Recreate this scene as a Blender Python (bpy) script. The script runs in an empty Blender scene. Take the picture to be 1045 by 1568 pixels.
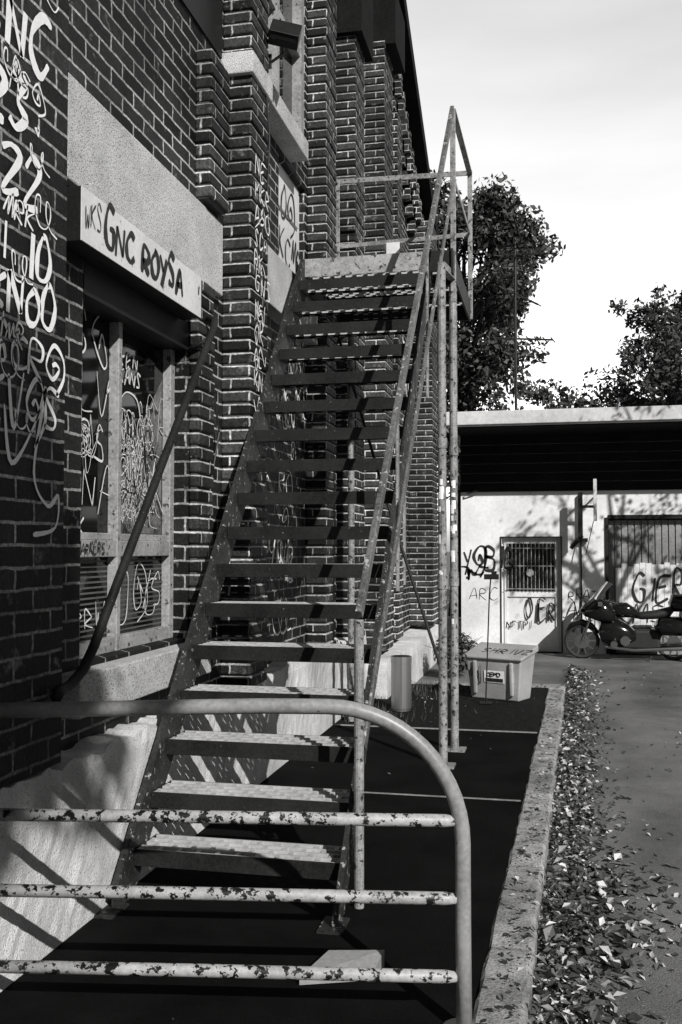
import bpy, math, random
import numpy as np
from mathutils import Vector, Matrix
random.seed(7); np.random.seed(7)
sc=bpy.context.scene
# ---------------------------------------------------------------- helpers
class MB:
    def __init__(s): s.v=[];s.f=[];s.m=[]
    def add(s,vs,fs,mi=0):
        o=len(s.v); s.v+= [tuple(v) for v in vs]; s.f+=[tuple(i+o for i in f) for f in fs]; s.m+=[mi]*len(fs)
    def box(s,x0,x1,y0,y1,z0,z1,mi=0):
        s.add([(x0,y0,z0),(x1,y0,z0),(x1,y1,z0),(x0,y1,z0),(x0,y0,z1),(x1,y0,z1),(x1,y1,z1),(x0,y1,z1)],
              [(0,3,2,1),(4,5,6,7),(0,1,5,4),(1,2,6,5),(2,3,7,6),(3,0,4,7)],mi)
    def obox(s,c,dx,dy,dz,rot,mi=0):
        R=rot.to_3x3() if isinstance(rot,Matrix) else rot
        pts=[]
        for z in(-dz,dz):
            for x,y in((-dx,-dy),(dx,-dy),(dx,dy),(-dx,dy)):
                pts.append(Vector(c)+R@Vector((x/1,y,z)))
        s.add(pts,[(0,3,2,1),(4,5,6,7),(0,1,5,4),(1,2,6,5),(2,3,7,6),(3,0,4,7)],mi)
    def bar(s,a,b,w,h,mi=0,up=(0,0,1)):
        a=Vector(a);b=Vector(b);d=(b-a).normalized();u=Vector(up)
        if abs(d.dot(u))>.98:u=Vector((0,1,0))
        r=d.cross(u).normalized();u=r.cross(d)
        R=Matrix((r,d,u)).transposed()
        s.obox((a+b)/2,w/2,(b-a).length/2,h/2,R,mi)
    def tube(s,pts,r,n=12,mi=0,caps=True):
        pts=[Vector(p) for p in pts]
        rs=r if isinstance(r,(list,tuple)) else [r]*len(pts)
        prev=None;vs=[];fs=[]
        for i,p in enumerate(pts):
            if i==0:d=pts[1]-p
            elif i==len(pts)-1:d=p-pts[i-1]
            else:d=(pts[i+1]-p).normalized()+(p-pts[i-1]).normalized()
            d.normalize()
            if prev is None:
                u=Vector((0,0,1)) if abs(d.z)<.9 else Vector((1,0,0))
                a=d.cross(u).normalized()
            else:
                a=(prev-d*prev.dot(d)).normalized()
            prev=a;b=d.cross(a)
            for k in range(n):
                t=2*math.pi*k/n;vs.append(p+(a*math.cos(t)+b*math.sin(t))*rs[i])
        for i in range(len(pts)-1):
            for k in range(n):
                k2=(k+1)%n;fs.append((i*n+k,i*n+k2,(i+1)*n+k2,(i+1)*n+k))
        if caps:
            fs.append(tuple(range(n-1,-1,-1)));fs.append(tuple((len(pts)-1)*n+k for k in range(n)))
        s.add(vs,fs,mi)
    def prism(s,poly,x0,x1,mi=0):   # poly in (y,z) extruded along x
        n=len(poly)
        vs=[(x0,y,z) for y,z in poly]+[(x1,y,z) for y,z in poly]
        fs=[tuple(range(n)),tuple(range(2*n-1,n-1,-1))]+[(i,i+n,(i+1)%n+n,(i+1)%n) for i in range(n)]
        s.add(vs,fs,mi)
    def prismz(s,poly,z0,z1,mi=0):
        n=len(poly)
        vs=[(x,y,z0) for x,y in poly]+[(x,y,z1) for x,y in poly]
        fs=[tuple(range(n-1,-1,-1)),tuple(range(n,2*n))]+[(i,(i+1)%n,(i+1)%n+n,i+n) for i in range(n)]
        s.add(vs,fs,mi)
def group(name,loc=None):
    e=bpy.data.objects.new(name,None);sc.collection.objects.link(e);e.empty_display_size=.1
    return e
def make(name,mb,mats,parent=None,smooth=False,bevel=0,fix=True):
    me=bpy.data.meshes.new(name);me.from_pydata(mb.v,[],mb.f)
    if not isinstance(mats,(list,tuple)):mats=[mats]
    for m in mats:me.materials.append(m)
    me.polygons.foreach_set("material_index",mb.m)
    if smooth: me.polygons.foreach_set("use_smooth",[True]*len(mb.f))
    me.update()
    if fix:
        import bmesh
        b=bmesh.new();b.from_mesh(me);bmesh.ops.recalc_face_normals(b,faces=b.faces);b.to_mesh(me);b.free()
    o=bpy.data.objects.new(name,me);sc.collection.objects.link(o)
    if parent:o.parent=parent
    if bevel:
        md=o.modifiers.new("b","BEVEL");md.width=bevel;md.segments=2;md.limit_method='ANGLE'
    return o
# ---------------------------------------------------------------- materials
def newmat(name):
    m=bpy.data.materials.new(name);m.use_nodes=True
    nt=m.node_tree;bs=nt.nodes["Principled BSDF"];return m,nt,bs
def N(nt,t,**k):
    n=nt.nodes.new(t)
    for a,b in k.items():setattr(n,a,b)
    return n
def g(v):return (v,v,v,1)
def ramp(nt,src,stops,interp='LINEAR'):
    r=N(nt,"ShaderNodeValToRGB");cr=r.color_ramp;cr.interpolation=interp
    while len(cr.elements)<len(stops):cr.elements.new(.5)
    for e,(p,c) in zip(cr.elements,stops):e.position=p;e.color=g(c)
    nt.links.new(src,r.inputs[0]);return r
def mix(nt,a,b,fac,mode='MIX'):
    m=N(nt,"ShaderNodeMix",data_type='RGBA',blend_type=mode)
    for s,i in((fac,0),(a,6),(b,7)):
        if hasattr(s,'is_linked'):nt.links.new(s,m.inputs[i])
        elif i==0:m.inputs[0].default_value=s
        else:m.inputs[i].default_value=g(s)
    return m.outputs[2]
def noise(nt,scale,det=4,rough=.6,vec=None):
    n=N(nt,"ShaderNodeTexNoise");n.inputs["Scale"].default_value=scale;n.inputs["Detail"].default_value=det;n.inputs["Roughness"].default_value=rough
    if vec is None:
        tc=N(nt,"ShaderNodeTexCoord");vec=tc.outputs["Object"]
    nt.links.new(vec,n.inputs["Vector"]);return n.outputs["Fac"]
def bump(nt,bs,h,st=.5,dist=.01):
    b=N(nt,"ShaderNodeBump");b.inputs["Strength"].default_value=st;b.inputs["Distance"].default_value=dist
    nt.links.new(h,b.inputs["Height"]);nt.links.new(b.outputs[0],bs.inputs["Normal"])
def mottled(name,lo,hi,scale=8,fine=80,rough=.8,bst=.4,bd=.004,metal=0,speck=None,stain=.0,spec=None):
    m,nt,bs=newmat(name)
    a=noise(nt,scale,6);b=noise(nt,fine,3)
    mm=N(nt,"ShaderNodeMath",operation='ADD');nt.links.new(a,mm.inputs[0]);nt.links.new(b,mm.inputs[1])
    r=ramp(nt,mm.outputs[0],[(.0,lo),(1,hi)])
    m2=N(nt,"ShaderNodeMapRange");m2.inputs[1].default_value=.7;m2.inputs[2].default_value=1.3;nt.links.new(mm.outputs[0],m2.inputs[0]);nt.links.new(m2.outputs[0],r.inputs[0])
    col=r.outputs[0]
    if speck:
        sn=noise(nt,speck[0],4,.7);sr=ramp(nt,sn,[(speck[1],0),(speck[1]+.025,1)])
        col=mix(nt,col,speck[2],sr.outputs[0])
    if stain:
        st=noise(nt,1.3,5,.65);sr=ramp(nt,st,[(.35,1-stain),(.6,1)])
        col=mix(nt,col,sr.outputs[0],1.0,'MULTIPLY')
    nt.links.new(col,bs.inputs["Base Color"]);bs.inputs["Roughness"].default_value=rough;bs.inputs["Metallic"].default_value=metal
    if spec is not None:bs.inputs["Specular IOR Level"].default_value=spec
    bump(nt,bs,b,bst,bd);return m
def brickmat(name,c1,c2,mo,bumpd=.012):
    m,nt,bs=newmat(name)
    tc=N(nt,"ShaderNodeTexCoord");sp=N(nt,"ShaderNodeSeparateXYZ");nt.links.new(tc.outputs["Object"],sp.inputs[0])
    ad=N(nt,"ShaderNodeMath",operation='ADD');nt.links.new(sp.outputs[0],ad.inputs[0]);nt.links.new(sp.outputs[1],ad.inputs[1])
    cb=N(nt,"ShaderNodeCombineXYZ");nt.links.new(ad.outputs[0],cb.inputs[0]);nt.links.new(sp.outputs[2],cb.inputs[1])
    nz=N(nt,"ShaderNodeTexNoise");nz.inputs["Scale"].default_value=14;nz.inputs["Detail"].default_value=4;nt.links.new(tc.outputs["Object"],nz.inputs["Vector"])
    vm=N(nt,"ShaderNodeVectorMath",operation='MULTIPLY_ADD');vm.inputs[1].default_value=(.024,.016,0)
    nt.links.new(nz.outputs["Color"],vm.inputs[0]);nt.links.new(cb.outputs[0],vm.inputs[2])
    br=N(nt,"ShaderNodeTexBrick");br.inputs["Scale"].default_value=1;br.inputs["Brick Width"].default_value=.25;br.inputs["Row Height"].default_value=.08
    br.inputs["Mortar Size"].default_value=.0075;br.inputs["Mortar Smooth"].default_value=.3;br.inputs["Bias"].default_value=-.2
    br.inputs["Color1"].default_value=g(c1);br.inputs["Color2"].default_value=g(c2);br.inputs["Mortar"].default_value=g(mo)
    nt.links.new(vm.outputs[0],br.inputs["Vector"])
    big=noise(nt,1.3,6,.7);br1=ramp(nt,big,[(.36,.3),(.5,.8),(.64,1.5)])
    col=mix(nt,br.outputs["Color"],br1.outputs[0],1.0,'MULTIPLY')
    fn=noise(nt,55,5,.7);fr=ramp(nt,fn,[(.32,.35),(.68,1.6)])
    col=mix(nt,col,fr.outputs[0],1.0,'MULTIPLY')
    ls=noise(nt,7,5,.75);lr=ramp(nt,ls,[(.60,0),(.69,.6)])
    col=mix(nt,col,mo*.7,lr.outputs[0])
    nt.links.new(col,bs.inputs["Base Color"])
    rr=ramp(nt,br.outputs["Fac"],[(0,.6),(1,.95)]);nt.links.new(rr.outputs[0],bs.inputs["Roughness"])
    bs.inputs["Specular IOR Level"].default_value=.2
    iv=N(nt,"ShaderNodeMath",operation='MULTIPLY_ADD');iv.inputs[1].default_value=-1;nt.links.new(br.outputs["Fac"],iv.inputs[0])
    f2=N(nt,"ShaderNodeMath",operation='MULTIPLY');f2.inputs[1].default_value=.5;nt.links.new(fn,f2.inputs[0]);nt.links.new(f2.outputs[0],iv.inputs[2])
    bump(nt,bs,iv.outputs[0],.9,bumpd);return m
M={}
M['brick']=brickmat("dark_brick",.006,.034,.36)
M['brick_l']=brickmat("pilaster_brick",.010,.065,.46)
M['mortar']=mottled("mortar",.02,.08,10,60)
M['plaster']=mottled("roughcast_concrete",.55,.88,3,120,.95,1,.008,stain=.4,speck=(110,.61,.12))
M['concrete']=mottled("pebble_concrete",.42,.74,4,170,.95,.9,.006,speck=(150,.56,.06),stain=.25)
M['sign']=mottled("sign_white",.58,.75,3,40,.6,.15,.002,speck=(18,.64,.25),stain=.2)
M['ink']=mottled("black_spray",.008,.02,20,90,.6)
M['white']=mottled("white_spray",.75,.9,12,90,.6)
M['whitegl']=mottled("white_marker",.55,.85,12,90,.6)
M['film']=mottled("sunlit_whitewash_glass",.02,.26,4,60,.4,speck=(14,.57,.01))
M['frame']=mottled("aluminium_frame",.16,.40,5,60,.45,.1,.001,speck=(25,.60,.05))
M['greymetal']=mottled("galvanised_steel",.09,.38,6,60,.5,.2,.001,speck=(30,.57,.02))
M['grate']=mottled("grating_steel",.30,.5,6,60,.5,.2,.001)
M['stair']=mottled("dark_steel",.005,.024,4,90,.6,.3,.001,speck=(40,.68,.12),spec=.2)
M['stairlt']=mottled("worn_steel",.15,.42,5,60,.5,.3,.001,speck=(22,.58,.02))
M['rail']=mottled("rail_steel",.008,.04,5,70,.55,.3,.001,speck=(28,.61,.3),spec=.25)
M['barr']=mottled("chipped_paint",.17,.32,4,60,.4,.2,.001,speck=(32,.67,.012))
M['barr2']=mottled("rusty_chipped_paint",.24,.50,4,60,.45,.2,.001,speck=(30,.53,.006))
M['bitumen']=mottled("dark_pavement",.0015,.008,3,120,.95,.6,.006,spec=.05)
M['soil']=mottled("soil",.003,.02,14,60,.95,1,.02,spec=.1)
M['kerb']=mottled("kerb_stone",.13,.5,7,90,.9,.8,.01,speck=(16,.58,.02),stain=.45)
M['asphalt']=mottled("asphalt",.06,.24,1.2,140,.9,.8,.008,speck=(90,.66,.5),stain=.35,spec=.25)
M['ground']=mottled("ground_gravel",.07,.16,.6,30,.95)
M['line']=mottled("joint_strip",.12,.3,6,60)
M['farwall']=mottled("white_render",.68,.88,.9,20,.9,.2,.004,stain=.22)
M['fascia']=mottled("shade_dark_fascia",.006,.018,3,30,.8,spec=.1)
M['coping']=mottled("roof_edge",.5,.72,2,20,.8,stain=.3)
M['black']=mottled("black_paint",.006,.014,6,60,.5,spec=.3)
M['door']=mottled("door_paint",.6,.75,4,40,.6,stain=.2)
M['shut']=mottled("shutter_grey",.12,.34,3,40,.6,stain=.3)
M['bark']=mottled("bark",.02,.06,6,50,.95,.8,.01)
M['bin']=mottled("bin_plastic",.3,.42,3,60,.6,.1,.001,stain=.3)
M['card']=mottled("cardboard",.2,.3,4,60,.8)
M['rubber']=mottled("rubber",.006,.014,10,60,.7)
M['roof']=mottled("roof_felt",.006,.015,3,30,.9,spec=.1)
M['vent']=mottled("vent_slats",.05,.12,6,60,.6)
m,nt,bs=newmat("window_glass");bs.inputs["Base Color"].default_value=g(.006);bs.inputs["Roughness"].default_value=.06;bs.inputs["Specular IOR Level"].default_value=.3;M['glass']=m
m,nt,bs=newmat("chrome");bs.inputs["Base Color"].default_value=g(.5);bs.inputs["Metallic"].default_value=1;bs.inputs["Roughness"].default_value=.22;M['chrome']=m
m,nt,bs=newmat("gloss_black");bs.inputs["Base Color"].default_value=g(.008);bs.inputs["Roughness"].default_value=.12;M['gloss']=m
m,nt,bs=newmat("brushed_steel");bs.inputs["Base Color"].default_value=g(.45);bs.inputs["Metallic"].default_value=.9;bs.inputs["Roughness"].default_value=.35;M['steel']=m
def leafmat(name,lo,hi,knee=.4):
    m,nt,bs=newmat(name)
    gi=N(nt,"ShaderNodeNewGeometry");r=ramp(nt,gi.outputs["Random Per Island"],[(0,lo),(.7,lo+(hi-lo)*knee),(1,hi)])
    nt.links.new(r.outputs[0],bs.inputs["Base Color"]);bs.inputs["Roughness"].default_value=.65;bs.inputs["Specular IOR Level"].default_value=.3;return m
M['leaf']=leafmat("foliage",.012,.12);M['leafground']=leafmat("dry_leaves",.006,.6,.16)
# ---------------------------------------------------------------- stroke lettering
FONT={'A':[[(0,0),(.45,1),(.9,0)],[(.15,.35),(.8,.4)]],'B':[[(0,0),(0,1),(.6,.9),(.6,.6),(0,.5),(.7,.4),(.7,.05),(0,0)]],
'C':[[(.8,.85),(.4,1),(.05,.6),(.1,.15),(.5,0),(.85,.2)]],'E':[[(.8,1),(.05,.95),(0,0),(.8,.05)],[(0,.5),(.6,.55)]],
'G':[[(.8,.9),(.3,1),(0,.5),(.2,.05),(.7,.05),(.8,.45),(.4,.45)]],'I':[[(.3,0),(.35,1)]],'K':[[(0,0),(.05,1)],[(.75,1),(.1,.5),(.8,0)]],
'M':[[(0,0),(.1,1),(.45,.4),(.8,1),(.9,0)]],'N':[[(0,0),(.05,1)],[(.05,1),(.7,.05)],[(.7,.05),(.75,1)]],'O':[[(.4,1),(.02,.6),(.15,.05),(.6,.02),(.82,.5),(.6,.95),(.35,1)]],
'P':[[(0,-.1),(.05,1),(.65,.9),(.65,.55),(.05,.45)]],'R':[[(0,0),(.05,1),(.65,.9),(.6,.55),(.05,.5),(.75,0)]],'S':[[(.75,.85),(.35,1),(.05,.75),(.6,.4),(.6,.08),(.05,.1)]],
'T':[[(-.05,.95),(.85,1)],[(.4,1),(.38,0)]],'V':[[(0,1),(.4,0),(.8,1.05)]],'W':[[(0,1),(.2,0),(.45,.6),(.65,0),(.95,1)]],'Y':[[(0,1),(.4,.5)],[(.8,1.05),(.3,-.15)]],
'Z':[[(0,.95),(.75,1),(.05,.05),(.85,0)]],'2':[[(0,.75),(.35,1),(.7,.75),(.05,0),(.8,.02)]],'3':[[(.05,.95),(.6,.95),(.3,.55),(.7,.3),(.3,0),(0,.12)]],
'L':[[(.05,1),(0,0),(.7,.05)]],'H':[[(0,0),(.05,1)],[(.7,0),(.72,1)],[(0,.5),(.72,.52)]],'F':[[(0,0),(.05,1),(.7,1)],[(.03,.5),(.5,.5)]],'.':[[(.2,.4),(.3,.5),(.3,.4)]],
'@':[[(.3,.5),(.5,.7),(.7,.4),(.3,.2),(0,.6),(.4,1.1),(.9,.9),(1.1,.2),(.6,-.3)]],'~':[[(0,.2),(.3,.9),(.4,.1),(.7,1),(.8,.2),(1.2,.8),(1.5,.3)]],' ':[]}
def catmull(p,n=6):
    if len(p)<3:return p
    q=[p[0]]+list(p)+[p[-1]];o=[]
    for i in range(1,len(q)-2):
        for k in range(n):
            t=k/n
            o.append(tuple(.5*((2*q[i][a])+(-q[i-1][a]+q[i+1][a])*t+(2*q[i-1][a]-5*q[i][a]+4*q[i+1][a]-q[i+2][a])*t*t+(-q[i-1][a]+3*q[i][a]-3*q[i+1][a]+q[i+2][a])*t**3) for a in(0,1)))
    o.append(p[-1]);return o
def ribbon(mb,pts,w,to3,mi=0,drip=False):
    pts=catmull(pts);L=[];n=len(pts);ph=random.uniform(0,6)
    for i,(x,y) in enumerate(pts):
        a=pts[max(0,i-1)];b=pts[min(n-1,i+1)];dx=b[0]-a[0];dy=b[1]-a[1];l=math.hypot(dx,dy) or 1
        ww=w/2*(1+.35*math.sin(ph+i*.45)+.2*random.random())*(.6 if i in(0,n-1) and n>2 else 1)
        L.append((x-dy/l*ww,y+dx/l*ww));L.append((x+dy/l*ww,y-dx/l*ww))
    mb.add([to3(*q) for q in L],[(2*i,2*i+1,2*i+3,2*i+2) for i in range(n-1)],mi)
def text(mb,s,u,v,h,w,to3,jit=.07,asp=.75,slant=.1,rot=0,mi=0,gap=.28):
    cu=0;ca,sa=math.cos(rot),math.sin(rot)
    for ch in s:
        st=FONT.get(ch,[]);sh=random.uniform(.8,1.2);off=random.uniform(-.1,.1)
        jt={}
        for pl in st:
            pts=[]
            for x,y in pl:
                if (x,y) not in jt:jt[(x,y)]=(random.uniform(-jit,jit),random.uniform(-jit,jit))
                ja,jb=jt[(x,y)]
                X=(cu+(x+slant*y+ja)*asp)*h;Y=(y*sh+off+jb)*h
                pts.append((u+X*ca-Y*sa,v+X*sa+Y*ca))
            ribbon(mb,pts,w,to3,mi)
        cu+=(.8+gap)*asp if ch not in 'I. ' else .6*asp
def onX(x): 
    def f(u,v):return (x,u,v)
    return f
def onY(y): return lambda u,v:(u,y,v)
def scrib(mb,u,v,w,h,lw,to3,n=9,mi=0):
    pts=[(u+w*(i/(n-1)+random.uniform(-.12,.12)),v+h*(random.random())) for i in range(n)]
    ribbon(mb,pts,lw,to3,mi)
def loopy(mb,u,v,w,h,lw,to3,n=5,mi=0):
    pts=[]
    for i in range(n*6):
        a=i/6*2*math.pi;r=random.uniform(.75,1.1)
        pts.append((u+w*i/(n*6)+math.cos(a)*h*.32*r,v+h*.5+math.sin(a)*h*.5*r))
    ribbon(mb,pts,lw,to3,mi)
# ---------------------------------------------------------------- GROUND
mb=MB();mb.add([(-300,-300,-.16),(300,-300,-.16),(300,500,-.16),(-300,500,-.16)],[(0,1,2,3)]);make("ground",mb,M['ground'])
mb=MB();mb.add([(-4,-12,-.12),(22,-12,-.12),(22,15.4,-.12),(-4,15.4,-.12)],[(0,1,2,3)]);make("road",mb,M['asphalt'])
kx=lambda y:-.355+.029*y            # inner kerb edge
pav=group("pavement")
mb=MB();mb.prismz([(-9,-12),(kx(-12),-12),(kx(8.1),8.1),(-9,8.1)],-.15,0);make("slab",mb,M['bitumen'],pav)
mb=MB();mb.prismz([(-9,8.1),(kx(8.1),8.1),(kx(10.75),10.75),(-9,10.75)],-.15,-.005);make("planting_bed",mb,M['soil'],pav)
mb=MB();mb.box(-1.83,kx(8.1)-.01,8.07,8.10,-.01,.006);mb.box(-1.83,kx(5.9)-.01,5.89,5.905,-.01,.005);make("joint_strips",mb,M['line'],pav)
mb=MB();y=-8.0
while y<10.75:
    L=min(.98,10.75-y);w=.17;j=random.uniform(-.006,.006);h=.008+random.uniform(0,.008)
    a,b=kx(y)+j,kx(y+L)+j;n=12;vs=[];fs=[]
    for i in range(n+1):
        yy=y+.004+(L-.008)*i/n;c=a+(b-a)*i/n;r=lambda s:random.uniform(-s,s)
        e=.02 if i in(0,n) else 0
        vs+=[(c,yy,-.15),(c+r(.004),yy,h-.012-e),(c+.012+r(.004),yy,h+r(.003)-e),(c+w*.5,yy,h+r(.003)-e),(c+w-.016+r(.007),yy,h+r(.004)-e),(c+w+r(.007),yy,h-.02+r(.006)-e),(c+w,yy,-.15)]
    for i in range(n):
        for k in range(6):fs.append((i*7+k,i*7+k+1,(i+1)*7+k+1,(i+1)*7+k))
    fs+=[tuple(range(7)),tuple(n*7+k for k in range(7))]
    mb.add(vs,fs);y+=L
mb.box(-1.3,kx(10.75)+.17,10.76,10.93,-.15,.012)
o=make("kerb",mb,M['kerb'])
def leafmesh(mb,c,s,nrm,rnd):
    n=Vector(nrm).normalized();t=n.orthogonal().normalized();t.rotate(Matrix.Rotation(rnd,3,n));b=n.cross(t)
    c=Vector(c);w=random.uniform(.35,.75);cu=random.uniform(.05,.45)
    mb.add([c-t*s,c+b*s*w+n*s*cu,c+t*s+n*s*cu*.5,c-b*s*w+n*s*cu,c],[(0,4,1),(1,4,2),(2,4,3),(3,4,0)])
mb=MB()
for i in range(8500):
    yy=2.3+11*random.random()**1.7
    d=abs(random.gauss(0,.15 if yy>5.5 else .24+.07*math.sin(yy*3)))+.17
    if random.random()<.07:d=random.uniform(.2,2.2)
    x=kx(yy)+d
    z=-.115+max(0,.09-(d-.17)*.25)*random.random()
    leafmesh(mb,(x,yy,z),random.choice([.012,.016,.02,.024,.034])*random.uniform(.7,1.1),(random.gauss(0,.6),random.gauss(0,.6),1),random.uniform(0,6))
for i in range(420):
    yy=random.uniform(2.5,10.8);x=random.uniform(-1.7,kx(yy)+.17) if (yy>8 and random.random()<.5) or random.random()<.08 else kx(yy)+random.uniform(.05,.16)
    leafmesh(mb,(x,yy,.02),random.uniform(.006,.018),(random.gauss(0,.3),random.gauss(0,.3),1),random.uniform(0,6))
make("fallen_leaves",mb,M['leafground'],fix=False)
# ---------------------------------------------------------------- BRICK BUILDING
B=group("brick_building")
W=MB();x0,x1=-2.35,-2.0
W.box(x0,x1,1,3.86,0,6.4);W.box(x0,x1,3.86,5.13,0,1.0);W.box(x0,x1,3.86,5.13,3.0,6.4)
W.box(x0,x1,5.13,6.3,0,6.4);W.box(x0,x1,6.3,7.75,4.5,4.7);W.box(x0,x1,6.3,6.95,0,4.5);W.box(x0,x1,6.95,7.75,0,3.66)
W.box(x0,x1,7.75,12.6,0,6.4);W.box(x0,x1,12.6,13.3,0,1.0);W.box(x0,x1,12.6,13.3,2.5,6.4);W.box(x0,x1,13.3,14.4,0,6.4)
gt=lambda y:7.87-.53*(y-11.6)
W.prism([(1,6.4),(14.4,6.4),(14.4,gt(14.4)),(5,gt(5)),(1,gt(9))],-9,-2.0)
W.box(-2.05,-1.85,-2.05,3.43,.68,7.5)
W.box(-9,-2.36,.9,14.35,0,6.395)
make("walls",W,M['brick'],B)
def pillar(mb,x0,x1,y0,y1,z0,z1):
    n0=int(round(z0/.08));n1=int(round(z1/.08))
    mb.box(x0,x1-.014,y0+.014,y1-.014,n0*.08,n1*.08,1)
    for n in range(n0,n1):
        j=random.uniform(-.006,.006);k=random.uniform(-.006,.006);a=n*.08
        mb.box(x0,x1+j,y0-k,y1+k,a+.010,a+.076,0)
P=MB()
pillar(P,-2.0,-1.81,5.68,6.05,.68,6.4)
pillar(P,-2.0,-1.90,5.20,5.52,3.52,4.42)
pillar(P,-2.0,-1.83,7.81,8.2,3.6,6.4)
pillar(P,-2.0,-1.83,7.81,8.2,.68,3.6)
pillar(P,-2.0,-1.79,8.85,9.3,.68,6.4)
pillar(P,-2.0,-1.74,10.2,10.75,.4,7.0)
pillar(P,-2.0,-1.82,11.6,12.0,.4,6.9)
pillar(P,-2.0,-1.66,13.75,14.42,.4,6.2)
pillar(P,-2.0,-1.94,5.135,5.38,.98,3.02)
make("pilasters",P,[M['brick_l'],M['mortar']],B,bevel=.008)
T=MB();y=8.4
while y<14.3:
    T.box(-2.0,-1.88,y,y+.12,gt(y)-.75,gt(y)-.42);T.box(-2.0,-1.80,y,y+.12,gt(y)-.60,gt(y)-.30);y+=.26
make("corbel_frieze",T,M['brick_l'],B)
R=MB()
R.prism([(14.6,gt(14.6)-.16),(14.6,gt(14.6)+.06),(5,gt(5)+.06),(.8,gt(9.2)+.06),(.8,gt(9.2)-.16),(5,gt(5)-.16)],-9.1,-1.66)
R.box(-2,-1.62,10.2,10.9,7.0,7.6);R.box(-2,-1.72,8.8,9.4,6.4,8.6)  # first block added in near black for the verge's underside shadow
make("roof_verge",R,M['roof'],B)
C=MB()
C.box(-2.0,-1.955,3.62,5.57,3.04,3.49)
C.prism([(3.66,.80),(5.22,.80),(5.22,.98),(3.66,.98)],-2.12,-1.89)
C.box(-2.02,-1.79,5.64,6.08,4.46,4.60)
C.box(-2.02,-1.85,6.2,7.28,4.55,4.70)
C.box(-2.02,-1.90,6.05,7.8,3.2,3.6)
make("concrete_lintels_and_sills",C,M['concrete'],B,bevel=.008)
Pl=MB()
def roughface(mb,x,y0,y1,z0,z1,n,m,amp):
    vs=[];hh=0
    for i in range(n+1):
        hh=hh*.7+random.uniform(-.022,.016)
        for k in range(m+1):
            e=random.uniform(-amp,amp) if 0<k else 0
            zz=z0+(z1-z0)*k/m
            if k==m: zz+=hh;e-=.012
            vs.append((x+e,y0+(y1-y0)*i/n,zz))
    o=len(vs)
    for i in range(n+1):vs.append((x-.4,y0+(y1-y0)*i/n,z1-.01))
    fs=[(i*(m+1)+k,(i+1)*(m+1)+k,(i+1)*(m+1)+k+1,i*(m+1)+k+1) for i in range(n) for k in range(m)]
    fs+=[(i*(m+1)+m,(i+1)*(m+1)+m,o+i+1,o+i) for i in range(n)]
    mb.add(vs,fs)
roughface(Pl,-1.835,.5,9.6,0,.68,180,10,.004)
roughface(Pl,-1.62,9.6,14.9,-.15,.36,40,4,.004)
Pl.box(-1.99,-1.62,9.58,9.6,0,.36)
make("plinth",Pl,M['plaster'],B,fix=False)
F=MB();G=MB();xg=-2.12
G.box(xg-.03,xg-.015,3.86,5.13,1.0,2.78);make("shop_window_glass",G,M['glass'],B)
def fr(mb,y0,y1,z0,z1,x0=-2.135,x1=-2.085):mb.box(x0,x1,y0,y1,z0,z1)
fr(F,3.86,3.93,1.0,2.95);fr(F,5.07,5.13,1.0,2.95,);fr(F,4.395,4.435,1.0,2.95,-2.135,-2.08)
for a,b in((3.93,4.395),(4.435,5.07)):
    fr(F,a,b,1.0,1.07);fr(F,a,b,1.46,1.54)
    fr(F,a,b,1.54,1.575,-2.13,-2.10)
make("shop_window_frame",F,M['frame'],B,bevel=.004)
F=MB()
for a,b in((3.94,4.39),(4.44,5.065)):
    for k in range(15):F.box(-2.1345,-2.1325,a,b,1.085+k*.025,1.085+k*.025+.009)
make("vent_slats",F,M['vent'],B)
G=MB();G.add([(-2.1335,4.44,1.58),(-2.1335,5.06,1.58),(-2.1335,5.06,2.45),(-2.1335,4.80,2.18),(-2.1335,4.60,1.98),(-2.1335,4.44,1.80)],[(0,1,2,3,4,5)]);make("sunlit_whitewash",G,M['film'],B,fix=False)  # whitewash with the sun patch's slanted shadow edge put into its outline
F=MB();F.box(-2.14,-1.99,3.62,4.97,2.77,2.995,1);F.box(-2.14,-2.0,3.87,5.13,2.62,2.769,1);F.box(-1.989,-1.88,3.60,4.98,2.765,2.99,1);F.box(-1.879,-1.874,3.60,4.98,2.765,2.99,0)
make("sign_board",F,[M['sign'],M['black']],B)
G=MB();tx=onX(-1.870)
text(G,"WKS",3.62,2.84,.11,.006,tx,asp=.45)
text(G,"GNC",3.80,2.80,.15,.024,tx,asp=.70,gap=.22,jit=.04)
text(G,"ROYSA",4.19,2.81,.14,.027,tx,asp=.74,gap=.2,jit=.05)
text(G,"I",4.92,2.88,.05,.01,tx)
make("sign_lettering",G,M['ink'],B,fix=False)
G=MB();G.box(-2.10,-2.09,6.3,7.75,4.7,6.4);G.box(-2.2,-2.19,12.6,13.3,1.0,2.5);make("upper_window_glass",G,M['glass'],B)
F=MB()
for a,b in((6.3,6.37),(6.93,7.00),(7.66,7.75)):F.box(-2.09,-2.01,a,b,4.7,6.4)
for a,b in((6.37,6.93),(7.0,7.66)):
    F.box(-2.09,-2.02,a,b,4.7,4.78);F.box(-2.09,-2.02,a,b,5.6,5.66)
F.box(-2.19,-1.98,12.6,12.68,1,2.5);F.box(-2.19,-1.98,13.22,13.3,1,2.5)
make("upper_window_frame",F,M['frame'],B)
F=MB();F.box(-2.1,-2.05,6.95,7.75,3.66,4.5);F.box(-2.05,-2.03,7.05,7.65,3.72,4.1);F.box(-2.05,-2.03,7.05,7.65,4.14,4.45);make("landing_door",F,M['door'],B,bevel=.006)
G=MB();tx=onX(-2.024);text(G,"O@",7.1,4.05,.24,.02,tx);text(G,"KC~",7.05,3.75,.22,.018,tx);make("door_tags",G,M['ink'],B,fix=False)
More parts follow.
